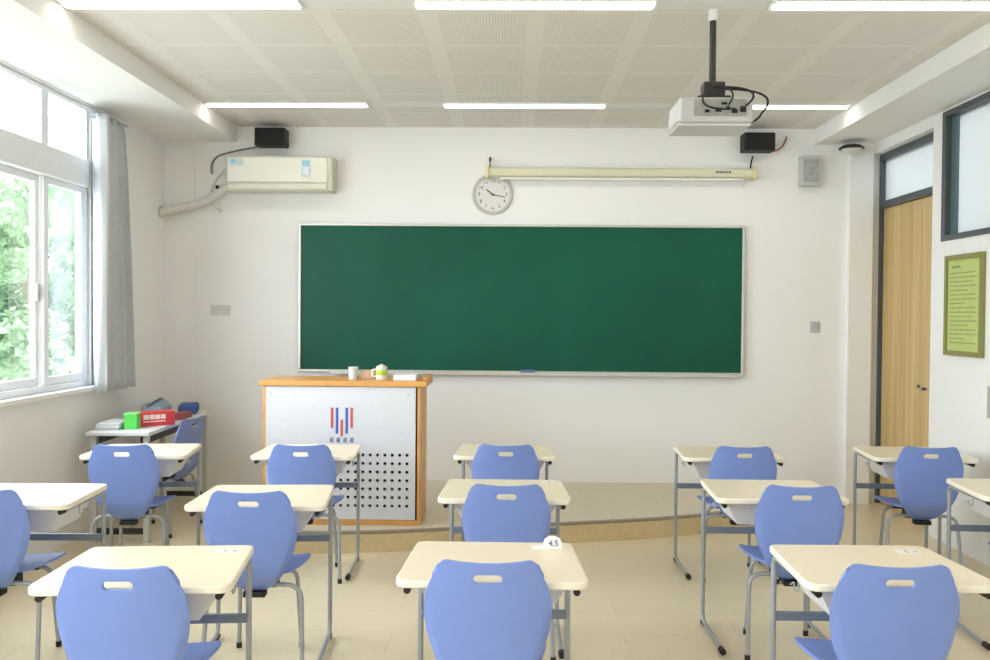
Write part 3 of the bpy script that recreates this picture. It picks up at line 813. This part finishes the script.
# ---------------------------------------------------------------- student desk
DW, DD, DZ = .323, .505, .775
def rounded(pts, rads, n=6):
    out = []
    N = len(pts)
    for i in range(N):
        a, p, c = Vector(pts[i - 1]), Vector(pts[i]), Vector(pts[(i + 1) % N])
        d1 = (a - p).normalized(); d2 = (c - p).normalized()
        for k in range(n + 1):
            u = k / n; s = p + d1 * rads[i]; e = p + d2 * rads[i]
            q = (1 - u) ** 2 * s + 2 * u * (1 - u) * p + u * u * e
            out.append((q.x, q.y))
    return out
def make_desk():
    root = thing('student_desk', '', 'desk', (0, 0, 0), 0, 'cream topped student desks')
    h = DD / 2
    bm = bmesh.new(); prism(bm, rounded([(-DW, -h), (DW, -h), (DW - .026, h), (-DW + .026, h)], [.055, .055, .035, .035]), DZ - .027, DZ)
    o = obj('desktop', bm, TOP, root, bevel=.007, segs=3)
    o.data.materials.append(TOPEDGE)
    for p in o.data.polygons:
        if abs(p.normal.z) < .5: p.material_index = 1
    zr = DZ - .027 - .0115
    for s in (-1, 1):
        x = s * .281
        bm = bmesh.new(); tube(bm, fillet([(x, -h + .055, zr), (x, h - .025, zr), (x, h - .03, .022), (x, -h + .06, .022)], [.045, .06], 8), .0112, 10)
        lg = obj('leg', bm, GREYTUBE, root, smooth=True)
        T('end_plug', [(x, -h + .018, zr), (x, -h + .058, zr)], .0122, BLACK, lg, 10)
        T('foot_cap', [(x, -h + .02, .0225), (x, -h + .065, .0225)], .016, BLACK, lg, 10)
        T('foot_cap', [(x, h - .07, .0135), (x, h - .03, .0135)], .0128, BLACK, lg, 10)
        hk = T('bag_hook', fillet([(x * 1.0, -.04, zr - .014), (x * 1.0, -.04, zr - .055), (x * 1.0, .0, zr - .055), (x, .0, zr - .03), (x, .035, zr - .05)], .012, 4), .003, GREYTUBE, root, 6)
    B('crossbar', (-.279, .279, h - .04, h - .022, .49, .525), GREYBAR, root, bevel=.004)
    # tapered book tray
    bm = bmesh.new()
    zt, zb = DZ - .028, DZ - .155
    rings = []
    for z, w, y0, y1 in ((zt, .262, -.165, .17), (zb, .19, -.12, .16), (zb + .006, .185, -.115, .155), (zt, .256, -.159, .164)):
        rings.append([bm.verts.new(p) for p in ((-w, y0, z), (w, y0, z), (w, y1, z), (-w, y1, z))])
    for a, b in zip(rings, rings[1:]):
        for k in range(4): bm.faces.new((a[k], a[(k + 1) % 4], b[(k + 1) % 4], b[k]))
    bm.faces.new(list(reversed(rings[1]))); bm.faces.new(rings[2]); 
    for k in range(4): bm.faces.new((rings[3][k], rings[3][(k + 1) % 4], rings[0][(k + 1) % 4], rings[0][k]))
    bmesh.ops.remove_doubles(bm, verts=bm.verts, dist=1e-6)
    obj('book_tray', bm, TRAY, root)
    return root

D0 = make_desk(); C0 = make_chair()
desks = [  # x, y of front edge, rotation (deg), label
    (-0.053, 2.84, 0, 'cream student desk, middle of nearest row, white paper tag standing near its far corner'),
    (-1.21, 2.73, 5, 'cream student desk in the nearest row on the window side, nearest the camera'),
    (1.307, 2.86, 1, 'cream student desk in the nearest row on the right, white sticker near its far edge'),
    (-0.02, 4.12, 0, 'cream student desk in the middle row, directly behind the desk with the standing tag'),
    (-1.155, 3.91, 4, 'cream student desk in the middle row, directly behind the nearest left desk'),
    (1.327, 4.19, 0, 'cream student desk in the middle row, just right of the open centre aisle'),
    (-2.32, 3.88, 2, 'cream student desk cut by the left picture edge, close under the window'),
    (2.665, 4.29, -3, 'cream student desk cut by the right picture edge, by the wall with the framed notice'),
    (-0.026, 5.365, 0, 'cream student desk in the farthest row, right of the lectern in the centre column'),
    (-1.27, 5.29, 2, 'cream student desk standing directly in front of the lectern'),
    (1.41, 5.40, 0, 'cream student desk in the farthest row below the right end of the chalkboard'),
    (-2.30, 5.25, 6, 'cream student desk in the farthest row in front of the side table by the curtain'),
    (2.615, 5.46, -3, 'cream student desk in the farthest row beside the wooden door'),
]
chairs = [
    (-0.065, 2.775, 0, 'blue student chair nearest the camera in the middle, at the desk with the paper tag'),
    (-1.21, 2.66, 2, 'blue student chair nearest the camera on the left, at the front window side desk'),
    (1.255, 2.785, 0, 'blue student chair nearest the camera on the right'),
    (-0.01, 4.04, 0, 'blue student chair in the middle row of the centre column'),
    (-1.155, 3.82, 2, 'blue student chair in the middle row, between the nearest left desk and the lectern'),
    (1.378, 4.09, -2, 'blue student chair in the middle row right of the centre aisle'),
    (-2.35, 3.79, 2, 'blue student chair cut by the left picture edge'),
    (2.72, 4.2, -2, 'blue student chair of which only the seat tip shows at the right picture edge'),
    (-0.02, 5.29, 0, 'blue student chair in the farthest row of the centre column, right of the lectern'),
    (-1.255, 5.2, 2, 'blue student chair in the farthest row directly in front of the lectern panel'),
    (1.44, 5.32, 0, 'blue student chair in the farthest row below the right end of the chalkboard'),
    (-2.31, 5.13, 5, 'blue student chair in the farthest row by the window, in front of the side table'),
    (2.6, 5.38, -3, 'blue student chair in the farthest row in front of the wooden door'),
]
for i, (x, y, rz, lb) in enumerate(desks):
    o = D0 if i == 0 else copy_tree(D0)
    a = R(rz); o.location = (x - math.sin(a) * DD / 2, y + math.cos(a) * DD / 2, 0); o.rotation_euler = (0, 0, a); o['label'] = lb
for i, (x, y, rz, lb) in enumerate(chairs):
    o = C0 if i == 0 else copy_tree(C0)
    a = R(rz); o.location = (x - math.sin(a) * .26, y + math.cos(a) * .26, 0); o.rotation_euler = (0, 0, a); o['label'] = lb

# small tags on desks
tg = thing('paper_tag', 'small white paper tag standing on the far right of the nearest middle desk', 'tag', (.165, 3.265, DZ + .0005), R(6))
bm = bmesh.new()
pts = [(-.036, 0), (.036, 0), (.036, .02), (.028, .036), (.012, .044), (-.012, .044), (-.028, .036), (-.036, .02)]
f = [bm.verts.new((x, -.018 + z * .42, z)) for x, z in pts]; b = [bm.verts.new((x, -.016 + z * .42, z)) for x, z in pts]
n = len(pts)
bm.faces.new(f); bm.faces.new(list(reversed(b)))
for k in range(n): bm.faces.new((f[k], f[(k + 1) % n], b[(k + 1) % n], b[k]))
obj('card', bm, PAPER, tg)
B('card_foot', (-.075, .036, -.022, .03, 0, .0012), PAPER, tg)
text('tag_number', '4.5', .032, mat('grey_marker', (.13, .13, .17), .6), tg, (.003, -.0125, .019), (R(90 - 22), 0, 0))
def sticker(x, y, rz, lb):
    SI = mat('faded_ink', (.42, .42, .44), .6)
    s = thing('desk_sticker', lb, 'sticker', (x, y, DZ + .0004), R(rz))
    B('label_paper', (-.045, .045, -.03, .03, 0, .0008), mat('sticker_paper', (.86, .82, .76), .5), s)
    text('sticker_number', '5.4', .045, SI, s, (.008, 0, .001), (0, 0, 0))
sticker(1.50, 3.27, 1, 'small white number sticker on the nearest right desk')
sticker(-1.03, 3.16, 5, 'small white number sticker on the nearest left desk')
sticker(.22, 4.55, 0, 'small white number sticker on the middle row centre desk')

# ---------------------------------------------------------------- side table in the left front corner
TZ = .80
tb = thing('side_table', 'narrow pale grey side table against the left wall, holding boxes', 'table', (-2.80, 6.82, 0), R(2.0))
B('tabletop', (-.225, .225, -.72, .72, TZ - .03, TZ), mat('pale_grey_top', (.66, .68, .68), .4, noise=.03), tb, bevel=.006)
B('apron', [(-.2, .2, .66, .68, TZ - .10, TZ - .031), (-.2, -.18, -.66, .66, TZ - .10, TZ - .031), (.14, .16, -.66, .66, TZ - .10, TZ - .031)], BLACKM, tb)
for sx in (-1, 1):
    for sy in (-1, 1):
        B('leg', (sx * .185 - .018, sx * .185 + .018, sy * .66 - .018, sy * .66 + .018, .0005, TZ - .031), PALEGREY, tb)
    
B('foot_rail', (-.166, .166, -.675, -.645, .06, .10), BLACKM, tb); B('foot_rail', (-.166, .166, .645, .675, .06, .10), BLACKM, tb)
ZT = TZ + .001
gb = thing('storage_box', 'bright green box on the side table, left of the red box', 'box', (-2.755, 6.30, ZT), R(8))
B('box_body', (-.046, .046, -.05, .05, 0, .10), mat('bright_green_card', (.10, .62, .10), .5), gb, bevel=.004); B('lid', (-.048, .048, -.052, .052, .1005, .115), mat('light_green_lid', (.20, .72, .2), .5), gb, bevel=.003)
rb = thing('storage_box', 'red box with white lettering on the side table', 'box', (-2.68, 6.50, ZT), R(38))
B('box_body', (-.14, .14, -.06, .06, 0, .105), mat('red_card', (.66, .05, .06), .5, noise=.05), rb, bevel=.004)
B('white_print', [(-.09, -.05, -.0618, -.0602, .05, .085), (-.045, -.01, -.0618, -.0602, .05, .085), (-.005, .03, -.0618, -.0602, .05, .085), (.035, .07, -.0618, -.0602, .05, .085), (-.09, .07, -.0618, -.0602, .03, .038)], mat('print_white', (.85, .7, .68), .6), rb)
tag(B('book', (-2.66, -2.58, 6.80, 7.02, ZT, ZT + .05), mat('dark_red_cover', (.30, .05, .05), .5), bevel=.003), 'dark red book lying behind the red box on the side table', 'book')
ps_ = thing('paper_pile', 'untidy pile of grey white papers behind the green box', 'papers', (-2.885, 6.36, ZT), R(5))
for k in range(3): 
    B('sheets', (-.11 + .01 * k, .055 + .004 * k, -.16 - .008 * k, .15, .0002 + .016 * k, .0155 + .016 * k), PAPER if k % 2 else mat('grey_paper', (.58, .59, .60), .7), ps_)
bg = thing('cloth_bag', 'soft grey blue bag lying on the side table under the wall', 'bag', (-2.86, 7.02, ZT), R(8))
bm = bmesh.new(); bmesh.ops.create_uvsphere(bm, u_segments=24, v_segments=14, radius=1)
for v in bm.verts:
    n_ = .9 + .12 * math.sin(v.co.x * 5 + v.co.y * 3) + .05 * math.sin(v.co.y * 11)
    v.co = Vector((v.co.x * .11 * n_, v.co.y * .30 * n_, .065 + max(-.064, v.co.z * .075 * n_)))
obj('bag_body', bm, mat('grey_blue_cloth', (.30, .38, .46), .85, noise=.2, nscale=12), bg, smooth=True)
T('bag_strap', arc((-.03, -.22, .10), (.06, 0, .19), (-.02, .22, .10)), .008, mat('dark_strap', (.10, .12, .18), .8), bg, 8)
pc = thing('pencil_case', 'dark blue pencil case at the far end of the side table', 'pencil case', (-2.71, 7.30, ZT), R(14))
bm = bmesh.new(); box(bm, -.075, .075, -.11, .11, 0, .085); obj('case_body', bm, mat('navy_cloth', (.05, .10, .30), .75, noise=.15, nscale=20), pc, bevel=.025, segs=3)
B('zip', (-.05, .05, -.003, .003, .0852, .088), PALEGREY, pc)
sc = copy_tree(C0); sc.location = (-2.63, 6.55, 0); sc.rotation_euler = (0, 0, R(82)); sc['label'] = 'blue student chair seen from the side, facing the side table in the left corner'

# ---------------------------------------------------------------- outside: ground and trees
struct(B('ground', (-70, -3.9, -30, 70, -4.2, -4.0), mat('pale_bounce_ground', (.50, .50, .46), .9, noise=.1, nscale=.6)))  # ground coloured pale to bounce daylight up onto the soffit
def leaf_mat(name, a, b_):
    m = bpy.data.materials.new(name); m.use_nodes = True
    nt = m.node_tree; b = nt.nodes['Principled BSDF']; b.inputs['Roughness'].default_value = .6
    tc = nt.nodes.new('ShaderNodeTexCoord'); n = nt.nodes.new('ShaderNodeTexNoise'); n.inputs['Scale'].default_value = 1.3
    r = nt.nodes.new('ShaderNodeValToRGB'); r.color_ramp.elements[0].color = (*a, 1); r.color_ramp.elements[1].color = (*b_, 1)
    r.color_ramp.elements[0].position = .35; r.color_ramp.elements[1].position = .65
    nt.links.new(tc.outputs['Object'], n.inputs['Vector']); nt.links.new(n.outputs['Fac'], r.inputs[0])
    tr = nt.nodes.new('ShaderNodeBsdfTranslucent'); mx = nt.nodes.new('ShaderNodeMixShader'); mx.inputs[0].default_value = .35
    nt.links.new(r.outputs[0], b.inputs['Base Color']); nt.links.new(r.outputs[0], tr.inputs[0])
    nt.links.new(b.outputs[0], mx.inputs[1]); nt.links.new(tr.outputs[0], mx.inputs[2])
    nt.links.new(mx.outputs[0], nt.nodes['Material Output'].inputs[0])
    return m
LEAF = leaf_mat('leaf_green', (.10, .17, .085), (.22, .32, .18))
BARK = mat('bark', (.12, .09, .06), .9, noise=.3, nscale=8)
def tree(x, y, h, rad, seed, lb):
    rnd = random.Random(seed)
    t = thing('tree', lb, 'tree', (x, y, -4.0), rnd.uniform(0, 6), 'trees outside the window')
    bm = bmesh.new(); tube(bm, [(0, 0, -.1), (.1, .05, h * .3), (0, .1, h * .6), (.05, 0, h * .85)], [.14, .11, .08, .03], 10)
    for k in range(6):
        a = k * 1.05; tube(bm, [(0, .05, h * (.35 + .06 * k)), (math.cos(a) * rad * .5, math.sin(a) * rad * .5, h * (.5 + .06 * k)), (math.cos(a) * rad * .8, math.sin(a) * rad * .8, h * (.55 + .06 * k))], [.035, .02, .01], 7)
    obj('trunk', bm, BARK, t, smooth=True)
    bm = bmesh.new()
    blobs = []
    for k in range(62):
        a = rnd.uniform(0, 2 * math.pi); rr = rad * math.sqrt(rnd.random()); zz = rnd.uniform(.12, .93)
        f = math.sin(math.pi * min(1, max(.02, (zz - .02) / 1.0))) ** .5
        blobs.append((Vector((rr * f * math.cos(a), rr * f * math.sin(a), zz * h)), rnd.uniform(.45, .85)))
    for c, br in blobs:
        core = bmesh.ops.create_icosphere(bm, subdivisions=2, radius=br * .55)
        for v in core['verts']: v.co = v.co * (1 + .18 * math.sin(v.co.x * 9 + v.co.z * 7)) + c
        for q in range(480):
            d = Vector((rnd.gauss(0, 1), rnd.gauss(0, 1), rnd.gauss(0, 1))).normalized()
            p = c + d * br * (rnd.random() ** .33)
            nrm = (d + Vector((rnd.uniform(-1, 1), rnd.uniform(-1, 1), rnd.uniform(-.3, 1.2)))).normalized()
            s1 = nrm.orthogonal().normalized(); s1.rotate(Matrix.Rotation(rnd.uniform(0, 6.28), 3, nrm)); s2 = nrm.cross(s1)
            L = rnd.uniform(.04, .085); w = L * .6
            q4 = [p - s1 * L, p + s2 * w + nrm * .01, p + s1 * L, p - s2 * w + nrm * .01]
            bm.faces.new([bm.verts.new(v) for v in q4])
    obj('foliage', bm, LEAF, t)
tree(-7.5, 13.6, 8.2, 2.9, 11, 'nearest broad green leafy tree outside the left window')
tree(-12.2, 21.5, 9.6, 3.2, 2, 'green leafy tree farther outside, behind the nearest one')
tree(-11.0, 7.0, 8.2, 2.6, 3, 'green leafy tree outside the window, beyond the left edge of the picture')
